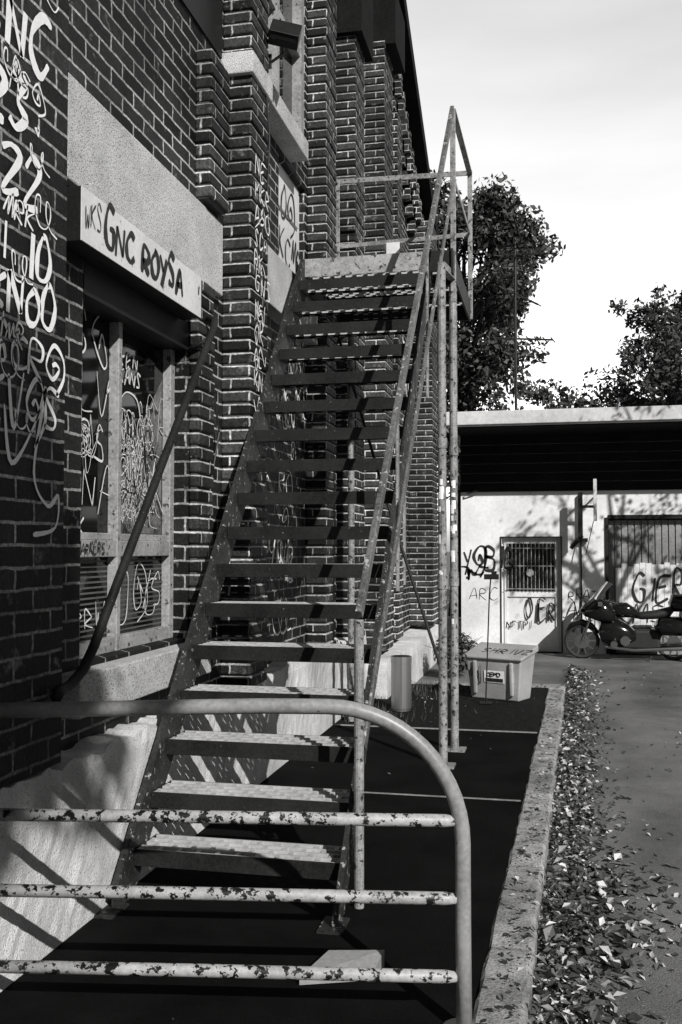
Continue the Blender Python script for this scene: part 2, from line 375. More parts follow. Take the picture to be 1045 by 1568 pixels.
F=MB();F.box(-2.0,-1.985,4.55,5.62,4.55,5.6);make("dark_opening_panel",F,M['black'],B)  # black panel standing in for a dark window opening
G=MB();tx=onX(-1.846)
rows=[("SNC",2.82,3.26,.2,.03),("23.",2.86,2.98,.18,.028),("S22",2.83,2.74,.17,.024),("IDIO",2.95,2.50,.14,.02),("KNOO",2.90,2.32,.14,.02),("SCR@",2.92,2.12,.15,.013),("KV@S",2.88,1.94,.16,.014)]
for s,u,v,h,w in rows:text(G,s,u,v,h,w,tx,jit=.07,asp=.8,gap=.2)
for s,u,v,h in [("ONC",2.9,3.55,.2),("W~R",2.92,2.22,.09),("AS@",3.0,3.12,.1),("~RK",2.98,2.66,.09)]:text(G,s,u,v,h,.007,tx,jit=.1)
for i in range(6):loopy(G,random.uniform(2.95,3.25),[1.92,2.1,2.45,2.68,2.9,3.15][i],.15,random.uniform(.07,.14),.006,tx,2)
ribbon(G,[(3.0,2.0),(3.05,1.8),(3.2,1.95),(3.28,2.1),(3.2,1.78),(3.3,1.66),(3.38,1.7),(3.36,1.58),(3.2,1.55)],.014,tx)
make("pier_graffiti",G,M['white'],B,fix=False)
G=MB();tx=onX(-2.130)
for s,u,v,h in [("S@",3.95,2.35,.3),("KLV",3.94,2.15,.18),("~RS",3.96,1.95,.16),("VNA",3.94,1.68,.2),("MAK",3.95,1.56,.08),("REN",4.5,2.43,.09),("KANS",4.5,2.34,.08),
                ("SR",4.8,2.05,.25),("@~S",4.47,1.8,.22),("N~RE",4.47,1.62,.16),("O@C",4.5,1.15,.2),("YSC",4.75,1.18,.2),("SPRW",3.95,1.12,.12),("KE",4.9,1.7,.3)]:
    text(G,s,u,v,h,random.choice([.004,.006,.009]),tx,jit=.14,asp=.8)
for k in range(26):
    if k%2:loopy(G,random.choice([3.97,4.0,4.48,4.55,4.75]),random.uniform(1.58,2.2),random.uniform(.15,.3),random.uniform(.06,.22),.005,tx,random.randint(2,4))
    else:scrib(G,random.choice([3.95,4.48,4.6]),random.uniform(1.6,2.1),random.uniform(.2,.4),random.uniform(.15,.45),.004,tx,random.randint(6,11))
ribbon(G,[(4.52,2.05),(4.50,2.2),(4.58,2.3),(4.72,2.28),(4.76,2.15),(4.70,2.02),(4.6,1.98),(4.52,2.05)],.008,tx);loopy(G,4.58,2.16,.01,.05,.006,tx,1);loopy(G,4.67,2.16,.01,.05,.006,tx,1)
make("window_graffiti",G,M['whitegl'],B,fix=False)
G=MB();tx=onX(-2.1285)
for k in range(7):scrib(G,random.choice([4.5,4.65,4.8]),random.uniform(1.6,1.9),random.uniform(.15,.3),random.uniform(.15,.35),.007,tx,random.randint(6,9))
tx=onX(-2.078);text(G,"MARKERS",3.98,1.475,.05,.006,tx);make("frame_tags",G,M['ink'],B,fix=False)
G=MB();tx=onX(-1.800)
for i,s in enumerate(["NE","MKR","ASO","SCH","RK","GNS","WE","OR","AL","KN"]):text(G,s,5.72,3.85-.15*i,random.uniform(.09,.13),.010,tx,jit=.14,asp=.9)
for i in range(5):scrib(G,5.72,2.3+.3*i,.25,.2,.008,tx,7)
tx=onX(-1.995)
for i in range(38):
    u=random.uniform(6.1,9.5);v=random.uniform(.8,3.1)
    if i%2:text(G,random.choice(["SNC","RO","KZ","AWE","~S","@"]),u,v,random.uniform(.12,.3),random.choice([.012,.02]),tx,jit=.14)
    else:loopy(G,u,v,random.uniform(.2,.5),random.uniform(.15,.35),.014,tx,3)
for i in range(10):
    text(G,random.choice(["SNC","RO","KZ","AWE"]),random.uniform(10.8,13.4),random.uniform(2.8,4.5),.25,.03,tx,jit=.1)
make("wall_graffiti",G,M['white'],B,fix=False)
G=MB();G.tube([(-1.97,5.45,2.45),(-1.95,5.5,2.2),(-1.97,5.42,1.9)],.006,6);G.tube([(-1.80,5.9,4.7),(-1.79,6.0,4.2),(-1.82,6.04,3.7)],.006,6)
make("cables",G,M['black'],B)
fl=group("floodlight");F=MB()
R3=Matrix.Rotation(math.radians(-35),3,'X')@Matrix.Rotation(math.radians(20),3,'Z')
F.obox((-1.70,6.05,4.90),.10,.05,.075,R3,0);F.obox((-1.695,6.0,4.865),.085,.004,.06,R3,1)
F.bar((-1.80,6.05,4.72),(-1.70,6.05,4.78),.03,.008,0);F.bar((-1.72,6.06,4.78),(-1.70,6.06,4.87),.02,.008,0);F.bar((-1.81,6.05,4.68),(-1.81,6.05,4.78),.04,.01,0)
for k in range(5):F.obox((-1.70+(-.08+.04*k),6.11,4.92),.004,.02,.06,R3,0)
make("housing",F,[M['black'],M['glass']],fl,bevel=.004)
# ---------------------------------------------------------------- STAIRCASE
S=group("metal_staircase")
xl,xr=-1.78,-.86;ry,rz=.174,.203;Y0,Z0=3.95,.20
T=MB();Gt=MB()
def grating(mb,xa,xb,ya,yb,z,nb,sp,hw=.009):
    dy=(yb-ya)/nb
    for i in range(nb+1):mb.box(xa,xb,ya+i*dy-.005,ya+i*dy+.005,z-.03,z)
    for i in range(nb):
        x=xa+(sp/2 if i%2 else 0)+.01
        while x<xb-.01:
            mb.box(x-hw,x+hw,ya+i*dy+.0051,ya+(i+1)*dy-.0051,z-.03,z-.001);x+=sp
for k in range(17):
    y=Y0+ry*k;z=Z0+rz*k
    T.box(xl,xr,y,y+.006,z-.072,z);T.box(xl,xr,y+.235,y+.240,z-.05,z-.002)
    T.box(xl,xl+.006,y+.007,y+.234,z-.06,z-.003);T.box(xr-.006,xr,y+.007,y+.234,z-.06,z-.003)
    grating(Gt,xl+.008,xr-.008,y+.013,y+.229,z-.002,4,.088,.009)
make("tread_frames",T,M['stair'],S,bevel=.002)
L=MB();zl=Z0+17*rz;yl=Y0+17*ry
grating(Gt,-1.84,-.70,yl+.02,8.38,zl-.003,26,.088)
make("tread_gratings",Gt,M['grate'],S)
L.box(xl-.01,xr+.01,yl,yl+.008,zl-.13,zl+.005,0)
L.box(-1.86,-1.845,yl+.01,8.42,zl-.16,zl,1);L.box(-.695,-.68,yl-.02,8.42,zl-.17,zl+.01,1);L.box(-1.844,-.696,8.405,8.42,zl-.16,zl,1)
L.box(xr+.011,-.696,yl,yl+.008,zl-.15,zl+.005,1)
for yy in(7.4,7.9):L.box(-1.844,-.696,yy,yy+.05,zl-.12,zl-.035,1)
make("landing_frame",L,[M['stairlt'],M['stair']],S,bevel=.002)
def stringer(mb,x,t,fx):
    poly=[(3.76,0),(3.95,0),(yl+.16,zl-.13),(yl+.16,zl-.001),(yl-.02,zl-.001),(3.76,.05)]
    mb.prism(poly,x,x+t)
    mb.bar((x+fx,3.76,.05),(x+fx,yl-.02,zl),.022,.006)
St=MB();stringer(St,xl-.012,.010,-.008);stringer(St,xr+.003,.010,.012)
St.box(xl-.05,xl+.03,3.68,3.84,.0,.01);St.box(xr-.05,xr+.05,3.72,3.88,0,.010)
make("stringers",St,M['rail'],S)
H=MB();H2=MB()
def flat(a,b,w=.012,h=.045,up=(0,0,1),mb=None):(mb or H).bar(a,b,w,h,0,up)
bt=Vector((-.80,4.02,1.22));tp=Vector((-.69,7.0,4.73))
flat(bt,tp,.028,.05,mb=H2)
flat((-.785,4.05,.66),(-.69,7.0,4.16),.014,.05,mb=H2)
H.tube([(-.80,4.02,0.0),(-.80,4.02,1.20)],.021,14)
for t in(.33,.66):
    p=bt.lerp(tp,t);flat((p.x-.025,p.y,p.z-1.1),(p.x-.025,p.y,p.z-.01),.014,.045,(0,1,0))
flat((-.69,7.02,zl-.35),(-.69,7.02,4.73),.04,.014,(0,1,0))
flat((-.69,7.02,4.735),(-.68,8.42,4.79),.045,.014);flat((-.69,7.03,4.24),(-.68,8.4,4.26),.010,.04)
flat((-.68,8.42,3.5),(-.68,8.42,4.79),.04,.014,(0,1,0))
flat((-.66,8.43,4.80),(-1.88,8.43,4.82),.012,.045);flat((-.68,8.42,4.25),(-1.88,8.42,4.22),.010,.04)
flat((-1.87,8.42,zl-.05),(-1.87,8.42,4.82),.04,.014,(0,1,0))
flat((-1.87,8.41,4.81),(-1.87,7.85,4.81),.012,.04)
make("handrail_right",H,M['greymetal'],S,bevel=.003)
make("sloping_rails",H2,mottled("weathered_rail",.03,.17,5,60,.5,.2,.001,speck=(24,.6,.35)),S,bevel=.004)
H=MB()
hp=[(-1.93,5.24,2.82),(-1.88,5.22,2.81),(-1.86,5.14,2.74),(-1.855,4.37,1.87),(-1.85,3.80,1.22),(-1.85,3.70,1.10),(-1.85,3.60,1.01),(-1.85,3.50,.965),(-1.84,3.40,.955),(-1.80,3.30,.95)]
H.tube(hp,.021,12);H.bar((-1.86,5.1,2.68),(-1.99,5.1,2.62),.02,.02)
make("handrail_left",H,M['stair'],S,smooth=True)
H=MB()
for x,y in((-.745,6.72),(-.72,7.28)):
    H.tube([(x,y,0),(x,y,1.25),(x,y,3.5)],.030,14);H.tube([(x,y,1.22),(x,y,1.32)],.036,14);H.tube([(x,y,2.2),(x,y,2.27)],.036,14);H.box(x-.08,x+.08,y-.08,y+.08,0,.012)
for x,y in((-1.72,8.3),):H.tube([(x,y,0),(x,y,3.5)],.03,12)
H.bar((-.745,6.72,3.49),(-.70,7.02,3.49),.05,.05)
make("support_posts",H,M['greymetal'],S,smooth=False)
H=MB()
H.tube([(-1.75,7.9,3.3),(-1.2,7.4,1.7),(-.72,7.28,.3)],.012,8)
make("brace",H,M['stair'],S)
G=MB()
for i in range(22):
    x,y=random.choice([(-.745,6.72),(-.72,7.28)]);z=random.uniform(.9,2.1);hgt=random.uniform(.02,.07);r=.0325
    a0=random.uniform(3.6,4.6);a1=a0+random.uniform(.5,1.1);vs=[];n=6
    for k in range(n+1):
        a=a0+(a1-a0)*k/n;vs+= [(x+r*math.cos(a),y+r*math.sin(a),z),(x+r*math.cos(a),y+r*math.sin(a),z+hgt)]
    G.add(vs,[(2*k,2*k+2,2*k+3,2*k+1) for k in range(n)])
make("stickers",G,M['white'],S,fix=False)
G=MB();G.box(-1.42,-1.30,8.40,8.405,3.95,4.22);make("notice_plate",G,M['sign'],S)
# ---------------------------------------------------------------- FOREGROUND BARRIER
Bq=group("tubular_barrier")
H=MB();Hr=MB();yb=lambda x:3.07+.16*(x+.28)
pts=[(-1.83,yb(-1.83),.975),(-1.3,yb(-1.3),.99),(-.9,yb(-.9),1.0),(-.70,yb(-.70),1.0)]
for k in range(1,15):
    a=math.radians(90*k/14);x=-.70+.42*math.sin(a)**1.0;z=.58+.42*math.cos(a)**1.0;pts.append((x,yb(x),z))
pts+=[(-.28,yb(-.28),.3),(-.278,yb(-.28),0)]
H.tube(pts,.0245,18);H.tube([(-.278,yb(-.28),0),(-.278,yb(-.28),.012)],.07,18)
make("top_tube",H,M['barr'],Bq,smooth=True)
for z in(.645,.405,.165):
    Hr.tube([(-1.83,yb(-1.83),z+.0),(-1.1,yb(-1.1),z+.003),(-.335,yb(-.335),z+.003),(-.30,yb(-.30),z+.003)],[.020,.020,.020,.015],14)
make("cross_tubes",Hr,M['barr2'],Bq,smooth=True)
G=MB();G.add([(-.86,3.27,.03),(-.62,3.36,.03),(-.60,3.48,.06),(-.80,3.46,.05),(-.86,3.27,.002),(-.62,3.36,.002),(-.60,3.48,.002),(-.80,3.46,.002)],[(0,1,2,3),(4,5,1,0),(5,6,2,1),(6,7,3,2),(7,4,0,3)])
make("cardboard_box",G,M['card'])
# ---------------------------------------------------------------- LITTER BIN
lb=group("litter_bin");H=MB();cx_,cy_=-1.38,8.95
H.tube([(cx_,cy_,0),(cx_,cy_,.02),(cx_,cy_,.021),(cx_,cy_,.44)],[.085,.085,.095,.095],28);H.tube([(cx_,cy_,.441),(cx_,cy_,.50)],[.098,.098],28)
make("body",H,M['steel'],lb,smooth=False);H=MB();H.tube([(cx_,cy_,.50),(cx_,cy_,.503)],[.085,.085],24);make("opening",H,M['black'],lb)
# ---------------------------------------------------------------- GRIT BIN
gb=group("grit_bin")
A=Vector((-.86,9.85,0));Bv=Vector((-.31,9.62,0));ux=(Bv-A).normalized();uy=Vector((-ux.y,ux.x,0));W_=(Bv-A).length;D_=.36
def gp(a,b,z):return A+ux*a+uy*b+Vector((0,0,z))
H=MB();t=.04
v=[gp(t,t,0),gp(W_-t,t,0),gp(W_-t,D_-t,0),gp(t,D_-t,0),gp(0,0,.40),gp(W_,0,.40),gp(W_,D_,.46),gp(0,D_,.46)]
H.add(v,[(0,3,2,1),(4,5,6,7),(0,1,5,4),(1,2,6,5),(2,3,7,6),(3,0,4,7)])
e=.025
v=[gp(-e,-e,.40),gp(W_+e,-e,.40),gp(W_+e,D_+e,.465),gp(-e,D_+e,.465),gp(-e,-e,.43),gp(W_+e,-e,.43),gp(W_+e,D_+e,.53),gp(-e,D_+e,.53)]
H.add(v,[(0,3,2,1),(4,5,6,7),(0,1,5,4),(1,2,6,5),(2,3,7,6),(3,0,4,7)])
for a in(.08,W_-.12):
    v=[gp(a,-.0,.05),gp(a+.04,-.0,.05),gp(a+.04,.03,.05),gp(a,.03,.05),gp(a,-.02,.38),gp(a+.04,-.02,.38),gp(a+.04,.03,.38),gp(a,.03,.38)]
    H.add(v,[(0,3,2,1),(4,5,6,7),(0,1,5,4),(1,2,6,5),(2,3,7,6),(3,0,4,7)])
make("tub_and_lid",H,M['bin'],gb,bevel=.012)
def onbin(u,v):
    return gp(u,t*(1-v/.4)-.008,v)
G=MB();G.add([onbin(.20,.17),onbin(.42,.17),onbin(.42,.29),onbin(.20,.29)],[(0,1,2,3)]);
make("label_plate",G,M['white'],gb,fix=False)
def onbin2(u,v):return gp(u,t*(1-v/.4)-.012,v)
G=MB();G.add([onbin2(.215,.18),onbin2(.405,.18),onbin2(.405,.215),onbin2(.215,.215)],[(0,1,2,3)]);text(G,"CEMO",.23,.235,.04,.01,onbin2,jit=.02,asp=1,gap=.1);scrib(G,.04,.15,.12,.2,.008,onbin2,10);scrib(G,.04,.12,.12,.2,.008,onbin2,10)
def onlid(u,v):return gp(u,v,.440+.240*v)
text(G,"SHRIVZ",.12,.08,.12,.012,onlid,jit=.05)
make("graffiti",G,M['ink'],gb,fix=False)
sp=group("sensor_pole");H=MB();H.tube([(-.64,9.50,0),(-.60,9.52,1.05),(-.585,9.53,1.22)],.007,8);H.box(-.65,-.51,9.50,9.58,1.20,1.25);H.box(-.58,-.53,9.52,9.56,1.25,1.28);H.box(-.70,-.58,9.46,9.58,0,.012)
make("pole",H,M['black'],sp,bevel=.002)
# ---------------------------------------------------------------- FAR BUILDING
FB=group("garage_building");yw=15.5
W=MB();W.box(-1.42,-.78,yw,yw+.3,-.15,3.3);W.box(-.78,.13,yw,yw+.3,1.67,3.3);W.box(.13,.85,yw,yw+.3,-.15,3.3);W.box(.85,4.2,yw,yw+.3,1.96,3.3);W.box(4.2,14,yw,yw+.3,-.15,3.3)
W.box(-1.42,14,yw+.9,yw+9,-.15,3.3);W.box(-1.42,-1.2,yw+.3,yw+.9,-.15,3.3)
make("walls",W,M['farwall'],FB)
W=MB()
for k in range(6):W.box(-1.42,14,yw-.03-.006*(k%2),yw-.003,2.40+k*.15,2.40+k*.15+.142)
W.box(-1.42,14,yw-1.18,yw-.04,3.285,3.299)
make("soffit_and_boards",W,M['fascia'],FB)  # boards and soffit coloured near black to stand for the canopy's shade
W=MB();W.box(-1.5,14.2,yw-1.22,yw+9.2,3.30,3.32);W.box(-1.52,14.2,yw-1.25,yw+9.2,3.321,3.52);make("canopy_roof",W,M['coping'],FB,bevel=.01)
W=MB();W.box(-.78,.13,yw+.10,yw+.14,-.12,1.67);W.box(-.74,-.70,yw+.07,yw+.1,-.1,1.63);W.box(.05,.09,yw+.07,yw+.1,-.1,1.63);W.box(-.70,.05,yw+.07,yw+.1,.74,.82);W.box(-.70,.05,yw+.07,yw+.1,-.1,-.02);W.box(-.70,.05,yw+.07,yw+.1,1.58,1.63)
make("door",W,M['door'],FB)
W=MB();W.box(-.70,.05,yw+.085,yw+.095,.83,1.58);W.box(-.80,-.785,yw-.02,yw+.02,-.12,1.69);W.box(.13,.15,yw-.02,yw+.02,-.12,1.69);W.box(-.80,.15,yw-.02,yw+.02,1.67,1.69);make("door_pane",W,M['black'],FB)
W=MB()
for k in range(13):W.tube([(-.68+k*.06,yw+.03,.84),(-.68+k*.06,yw+.03,1.62)],.006,6)
for z in(.86,1.22,1.5):W.box(-.72,.08,yw+.02,yw+.03,z,z+.012)
W.tube([(-.34,yw+.015,1.12),(-.34,yw+.0,1.12)],.06,14)
make("door_grille",W,M['frame'],FB)
W=MB();x=.86
while x<4.2:
    W.box(x,x+.07,yw+.10,yw+.13,-.12,1.94);W.box(x+.07,x+.1,yw+.12,yw+.14,-.12,1.94);x+=.1
make("roller_shutter",W,M['shut'],FB)
W=MB();W.box(.80,.85,yw-.02,yw+.1,-.12,1.98);W.box(.85,4.2,yw-.02,yw+.1,1.96,2.02);W.box(.84,.95,yw+.05,yw+.09,-.12,.45);make("shutter_frame",W,M['black'],FB)
W=MB();x=.96
while x<4.2:
    W.box(x,x+.085,yw+.083,yw+.098,.28+random.uniform(0,.03),1.25+random.uniform(-.05,.04));x+=.09
make("shutter_paint_panel",W,M['farwall'],FB)
W=MB();W.box(.39,.46,yw-.35,yw-.28,1.68,2.36,0);W.box(.62,.67,yw-.35,yw-.28,1.92,2.56,1);W.box(.46,.62,yw-.33,yw-.30,2.12,2.16,0);W.bar((.45,yw-.3,1.7),(.28,yw-.3,1.5),.04,.06,0);W.bar((.62,yw-.3,1.92),(.5,yw-.3,1.4),.012,.012,0)
W.bar((.43,yw-.3,2.2),(.43,yw-.01,2.2),.02,.02,0);W.bar((.645,yw-.3,2.3),(.645,yw-.01,2.3),.02,.02,0)
W.tube([(.44,yw-.03,1.6),(.44,yw-.03,-.1)],.012,8,0);W.box(.36,.54,yw-.1,yw-.02,1.6,1.66,0)
make("lamp_brackets",W,[M['black'],M['sign']],FB)
W=MB();W.tube([(-1.3,yw-.1,2.4),(-1.3,yw-.1,2.37),(-1.15,yw-.1,2.42)],.015,6);make("hook",W,M['black'],FB)
G=MB();ty=onY(yw-.006)
text(G,"Y@BIG",-1.40,1.15,.34,.035,ty,jit=.08,asp=.5);scrib(G,-1.38,1.0,.4,.22,.03,ty,9);scrib(G,-1.36,1.02,.3,.15,.03,ty,9)
text(G,"ARC",-1.3,.68,.2,.008,ty)
text(G,"NFTPI",-.72,.24,.11,.012,onY(yw+.066),jit=.05);text(G,"OIER",-.42,.38,.30,.022,onY(yw+.062),jit=.08,asp=.42)
text(G,"ARC",.22,.45,.22,.012,ty);text(G,"RRAT",.24,.7,.14,.010,ty);scrib(G,.2,.2,.5,.5,.01,ty,12)
text(G,"GIER",1.22,.72,.42,.03,onY(yw+.07),jit=.08,asp=.5);text(G,"RMS",.98,.35,.3,.015,onY(yw+.07));text(G,"KRO",1.9,.4,.5,.03,onY(yw+.07))
make("graffiti",G,M['ink'],FB,fix=False)
# ---------------------------------------------------------------- TV ANTENNA
TA=group("tv_antenna");H=MB();ax,ay=-.60,17.2
H.tube([(ax,ay,3.5),(ax,ay,7.0)],.026,8)
def yagi(z,dirx,L,n,sp,tilt=0):
    d=Vector((dirx,.35,tilt)).normalized();s=Vector((-d.y,d.x,0)).normalized()
    a=Vector((ax,ay,z));H.tube([a-d*L*.35,a+d*L*.65],.018,6)
    for k in range(n):
        p=a+d*(-.35+k/(n-1))*L;q=Vector((0,0,.20*(1-.4*k/n)))
        H.tube([p-s*sp*(1-.4*k/n)-q*.5,p+s*sp*(1-.4*k/n)+q*.5],.011,5)
yagi(6.7,1,.85,9,.30,.1);yagi(6.88,-1,.5,5,.3,0);yagi(6.0,1,.7,7,.22,-.45);yagi(5.2,1,1.05,8,.16,0)
for k in range(8):H.tube([(ax-.20,ay-.05,6.25+k*.08),(ax+.20,ay+.05,6.25+k*.08)],.008,5)
make("mast",H,M['black'],TA)
# ---------------------------------------------------------------- MOTORCYCLE
MC=group("motorcycle");bx,by,bz=.42,14.8,-.12;SC=.80
def mp(x,y,z):return (bx+x*SC,by+y*SC,bz+z*SC)
def wheel(mb,x,r,w,mi_t,mi_h):
    n=32;vs=[];fs=[];prof=[(r*.80,-w*.42),(r*.93,-w*.5),(r,-w*.25),(r,w*.25),(r*.93,w*.5),(r*.80,w*.42)]
    for k in range(n):
        a=2*math.pi*k/n
        for rr,yy in prof:vs.append(mp(x+rr*math.cos(a),yy,r+rr*math.sin(a)))
    m=len(prof)
    for k in range(n):
        for j in range(m):
            fs.append((k*m+j,((k+1)%n)*m+j,((k+1)%n)*m+(j+1)%m,k*m+(j+1)%m))
    mb.add(vs,fs,mi_t)
    mb.tube([mp(x,-.03,r),mp(x,.03,r)],r*.17*SC,16,mi_h)
    for k in range(10):
        a=2*math.pi*k/10;mb.bar(mp(x+.05*math.cos(a),0,r+.05*math.sin(a)),mp(x+r*.8*math.cos(a),0,r+r*.8*math.sin(a)),.012,.016,mi_h)
    mb.tube([mp(x,-.055,r),mp(x,-.05,r)],r*.42*SC,20,mi_h)
H=MB();wheel(H,0,.32,.13,0,1);wheel(H,1.62,.31,.17,0,1);make("wheels",H,[M['rubber'],M['chrome']],MC)
def loft(mb,secs,n=16,mi=0,pw=.75):
    vs=[];fs=[]
    for x,zc,hz,hy in secs:
        for k in range(n):
            a=2*math.pi*k/n;c=math.cos(a);s_=math.sin(a)
            vs.append(mp(x,hy*math.copysign(abs(c)**pw,c),zc+hz*math.copysign(abs(s_)**pw,s_)))
    for i in range(len(secs)-1):
        for k in range(n):fs.append((i*n+k,i*n+(k+1)%n,(i+1)*n+(k+1)%n,(i+1)*n+k))
    fs.append(tuple(range(n)));fs.append(tuple((len(secs)-1)*n+k for k in range(n)))
    mb.add(vs,fs,mi)
H=MB()
loft(H,[(-.02,.88,.03,.10),(.06,.90,.13,.24),(.20,.92,.20,.36),(.36,.90,.24,.38),(.52,.84,.20,.34),(.60,.80,.1,.25)])
loft(H,[(.30,.50,.05,.18),(.36,.52,.22,.26),(.55,.50,.28,.28),(.80,.46,.20,.28),(.95,.44,.10,.2)])
loft(H,[(.50,.86,.05,.10),(.60,.90,.13,.16),(.80,.90,.14,.17),(.98,.84,.08,.13)])
loft(H,[(1.30,.62,.04,.30),(1.38,.62,.17,.36),(1.75,.62,.18,.36),(1.95,.60,.13,.32),(2.0,.60,.05,.28)])
loft(H,[(1.55,1.02,.04,.2),(1.60,1.04,.16,.27),(1.90,1.04,.17,.27),(2.0,1.0,.06,.2)])
loft(H,[(-.30,.50,.02,.06),(-.22,.60,.05,.09),(0,.68,.05,.10),(.2,.60,.05,.09),(.32,.46,.03,.07)])
make("bodywork",H,M['gloss'],MC,smooth=True)
H=MB();loft(H,[(.95,.80,.05,.12),(1.05,.80,.07,.17),(1.3,.82,.08,.19),(1.55,.88,.09,.18),(1.62,.98,.1,.16)]);make("seat",H,M['rubber'],MC,smooth=True)
H=MB();vs=[];
for i in range(6):
    for j in range(9):
        a=(j/8-.5)*2;vs.append(mp(.10+.07*i+.10*a*a,a*(.30-.03*i),1.05+.075*i-.05*a*a))
H.add(vs,[(i*9+j,i*9+j+1,(i+1)*9+j+1,(i+1)*9+j) for i in range(5) for j in range(8)]);
m,nt,bs=newmat("windscreen");bs.inputs["Base Color"].default_value=g(.4);bs.inputs["Roughness"].default_value=.05;bs.inputs["Transmission Weight"].default_value=.85
make("windscreen",H,m,MC,smooth=True,fix=False)
H=MB()
for s in(-1,1):
    H.tube([mp(0,.10*s,.32),mp(.16,.11*s,.78)],.02,10);H.tube([mp(.4,.30*s,.25),mp(.9,.32*s,.20),mp(1.9,.30*s,.26)],[.022,.026,.038],12)
    H.tube([mp(.42,.12*s,1.02),mp(.50,.30*s,1.06),mp(.62,.38*s,1.03)],.011,8);H.box(bx+.22,bx+.28,by+.34*s-.04,by+.34*s+.04,bz+.79,bz+.85)
    H.tube([mp(.55,.20*s,.32),mp(.55,.40*s,.30)],.05,14)
H.tube([mp(-.03,-.12,.88),mp(-.04,-.12,.88)],.05,14);H.tube([mp(1.2,-.2,.08),mp(1.15,-.34,0.0)],.01,6)
H.tube([mp(.75,-.27,.36),mp(.75,-.33,.36)],.07,16)
make("chrome_parts",H,M['chrome'],MC,smooth=False)
H=MB();H.box(bx+.36,bx+1.1,by-.12,by+.12,bz+.15,bz+.44);make("engine",H,M['rubber'],MC,bevel=.04)
# ---------------------------------------------------------------- TREES
def tree(name,base,h,crown,nleaf,leafs,seed,clumps=26,limb=9,tr=.16,spread=.5):
    rg=random.Random(seed);e=group(name);b=Vector(base);cc=Vector(crown[0]);rx,ry_,rz_=crown[1]
    H=MB();top=Vector((cc.x,cc.y,cc.z+rz_*.5))
    H.tube([b,b.lerp(top,.35)+Vector((.1,0,0)),b.lerp(top,.7),top],[tr,tr*.7,tr*.4,tr*.12],10)
    cl=[]
    for i in range(clumps):
        while True:
            p=Vector((rg.uniform(-1,1),rg.uniform(-1,1),rg.uniform(-1,1)))
            if .35<p.length<1:break
        q=Vector((cc.x+p.x*rx,cc.y+p.y*ry_,cc.z+p.z*rz_));cl.append((q,rg.uniform(.28,.6)*min(rx,rz_)*spread*1.2))
        s=b.lerp(top,rg.uniform(.35,.9));mid=s.lerp(q,.5)+Vector((rg.uniform(-.2,.2),rg.uniform(-.2,.2),.2))*min(1,rx)
        H.tube([s,mid,q],[tr*.28,tr*.16,tr*.05],6)
        for _ in range(4):
            q2=q+Vector((rg.gauss(0,.5),rg.gauss(0,.5),rg.gauss(0,.4)))*rx*.35;H.tube([mid.lerp(q,.6),q2],[tr*.07,tr*.02],4)
            cl.append((q2,rg.uniform(.15,.35)*min(rx,rz_)*spread))
    make("trunk_and_limbs",H,M['bark'],e,smooth=True)
    n=nleaf
    rs=np.random.RandomState(seed);ws=np.array([c[1]**2 for c in cl]);ws/=ws.sum();idx=rs.choice(len(cl),n,p=ws)
    cen=np.array([list(c[0]) for c in cl])[idx];rad=np.array([c[1] for c in cl])[idx]
    d=rs.normal(size=(n,3));d/=np.linalg.norm(d,axis=1)[:,None];rr=rs.rand(n)**.5*1.15
    p=cen+d*(rad*rr)[:,None]
    t=rs.normal(size=(n,3));t/=np.linalg.norm(t,axis=1)[:,None];u=np.cross(t,rs.normal(size=(n,3)));u/=np.linalg.norm(u,axis=1)[:,None]
    s=(leafs*(.6+.8*rs.rand(n)))[:,None]
    V=np.stack([p-t*s,p+u*s*.5,p+t*s,p-u*s*.5],1).reshape(-1,3)
    me=bpy.data.meshes.new("foliage");me.from_pydata(V.tolist(),[],[(4*i,4*i+1,4*i+2,4*i+3) for i in range(n)]);me.materials.append(M['leaf'])
    o=bpy.data.objects.new("foliage",me);sc.collection.objects.link(o);o.parent=e
tree("deciduous_tree",(-2.2,23,-.1),10,((-2.0,23,7.0),(1.8,1.9,3.8)),34000,.075,3,clumps=52,tr=.22,spread=.54)
tree("deciduous_tree",(3.5,28,-.1),9,((3.5,28,6.1),(2.1,2,2.6)),17000,.078,5,clumps=40,tr=.2,spread=.46)
tree("deciduous_tree",(-.2,27,-.1),6,((-.1,27,4.9),(2.4,1.2,1.0)),7000,.07,9,clumps=22,tr=.12,spread=.6)
tree("deciduous_tree",(4.6,11.4,-.1),7,((3.9,11.6,4.9),(1.5,1.3,1.3)),900,.05,12,clumps=16,tr=.16,spread=.5)
tree("added_shade_tree",(2.8,-3.7,-.12),7,((2.76,-3.6,6.34),(.70,.70,.70)),11000,.09,15,clumps=22,tr=.07,spread=.9)  # added unseen tree behind the camera, crown placed to shade the pier
e=group("shrub");H=MB();c=Vector((-1.18,12.2,0))
for i in range(26):
    q=c+Vector((random.gauss(0,.14),random.gauss(0,.14),random.uniform(.15,.45)));H.tube([c-Vector((0,0,.1)),c.lerp(q,.6)+Vector((0,0,.06)),q],[.006,.004,.002],4)
make("stems",H,M['bark'],e);H=MB()
for i in range(1500):
    d=Vector((random.gauss(0,1),random.gauss(0,1),random.gauss(0,1))).normalized()*random.random()**.4
    leafmesh(H,c+Vector((d.x*.3,d.y*.3,.2+d.z*.25)),.03,(d.x,d.y,d.z+.6),random.uniform(0,6))
make("leaves",H,M['leaf'],e,fix=False)
H=MB()
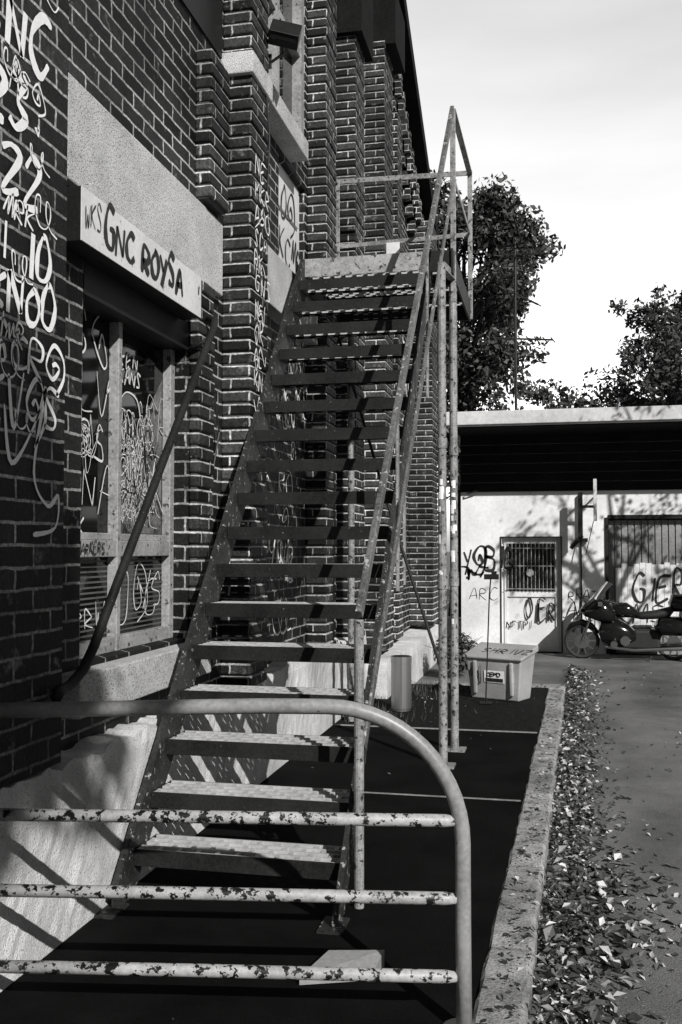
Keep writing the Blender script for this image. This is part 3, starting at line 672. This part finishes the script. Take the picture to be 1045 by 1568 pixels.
for i in range(700):
    y=random.uniform(8.2,10.6);x=-1.8+abs(random.gauss(0,.35)) if y<9.6 else -1.55+abs(random.gauss(0,.3))
    if x>kx(y):continue
    a=random.uniform(0,6);hh=random.uniform(.02,.09);dx,dy=math.cos(a)*.004,math.sin(a)*.004
    H.add([(x-dx,y-dy,-.005),(x+dx,y+dy,-.005),(x+random.gauss(0,.02),y+random.gauss(0,.02),hh)],[(0,1,2)])
make("weeds",H,M['leaf'],fix=False)
# ---------------------------------------------------------------- LIGHT
el,az=math.radians(32),math.radians(38)
d=Vector((-math.cos(el)*math.sin(az),math.cos(el)*math.cos(az),-math.sin(el)))
sl=bpy.data.lights.new("sun","SUN");sl.energy=5;sl.angle=math.radians(.5);sl.color=(1,.99,.97)
so=bpy.data.objects.new("sun",sl);sc.collection.objects.link(so);so.rotation_euler=d.to_track_quat('-Z','Y').to_euler();so.location=(5,-8,12)
w=bpy.data.worlds.new("World");sc.world=w;w.use_nodes=True;nt=w.node_tree;bg=nt.nodes["Background"]
sk=N(nt,"ShaderNodeTexSky",sky_type='NISHITA');sk.sun_disc=False;sk.sun_elevation=el;sk.sun_rotation=math.pi-az;sk.dust_density=2.5;sk.altitude=100
bw=N(nt,"ShaderNodeRGBToBW");nt.links.new(sk.outputs[0],bw.inputs[0])
tc=N(nt,"ShaderNodeTexCoord")
mpn=N(nt,"ShaderNodeMapping");mpn.inputs["Scale"].default_value=(1,1,5);nt.links.new(tc.outputs["Generated"],mpn.inputs[0])
cn=N(nt,"ShaderNodeTexNoise");cn.inputs["Scale"].default_value=2.2;cn.inputs["Detail"].default_value=6;nt.links.new(mpn.outputs[0],cn.inputs["Vector"])
cr=ramp(nt,cn.outputs["Fac"],[(.4,.93),(.7,1.1)])
mm=mix(nt,bw.outputs[0],cr.outputs[0],1.0,'MULTIPLY')
# sky brightened ahead of the camera, dimmed elsewhere to keep ambient light low
dp=N(nt,"ShaderNodeVectorMath",operation='DOT_PRODUCT');dp.inputs[1].default_value=(-.12,.93,.35);nt.links.new(tc.outputs["Generated"],dp.inputs[0])
hz=N(nt,"ShaderNodeMapRange",interpolation_type='SMOOTHSTEP');hz.inputs[1].default_value=.58;hz.inputs[2].default_value=.86;hz.inputs[3].default_value=.13;hz.inputs[4].default_value=3.6
nt.links.new(dp.outputs["Value"],hz.inputs[0])
ml=N(nt,"ShaderNodeVectorMath",operation='SCALE');nt.links.new(mm,ml.inputs[0]);nt.links.new(hz.outputs[0],ml.inputs["Scale"])
nt.links.new(ml.outputs[0],bg.inputs[0]);bg.inputs[1].default_value=.12
# ---------------------------------------------------------------- CAMERA
ca=bpy.data.cameras.new("camera");ca.lens=36*1480/1568;ca.sensor_width=36;ca.clip_end=1000
co=bpy.data.objects.new("camera",ca);sc.collection.objects.link(co);co.location=(0,0,1.5)
co.rotation_euler=(math.pi/2+math.atan(56/1480),0,math.atan(323/1480));sc.camera=co
sc.view_settings.view_transform='Standard';sc.view_settings.look='None';sc.view_settings.exposure=0
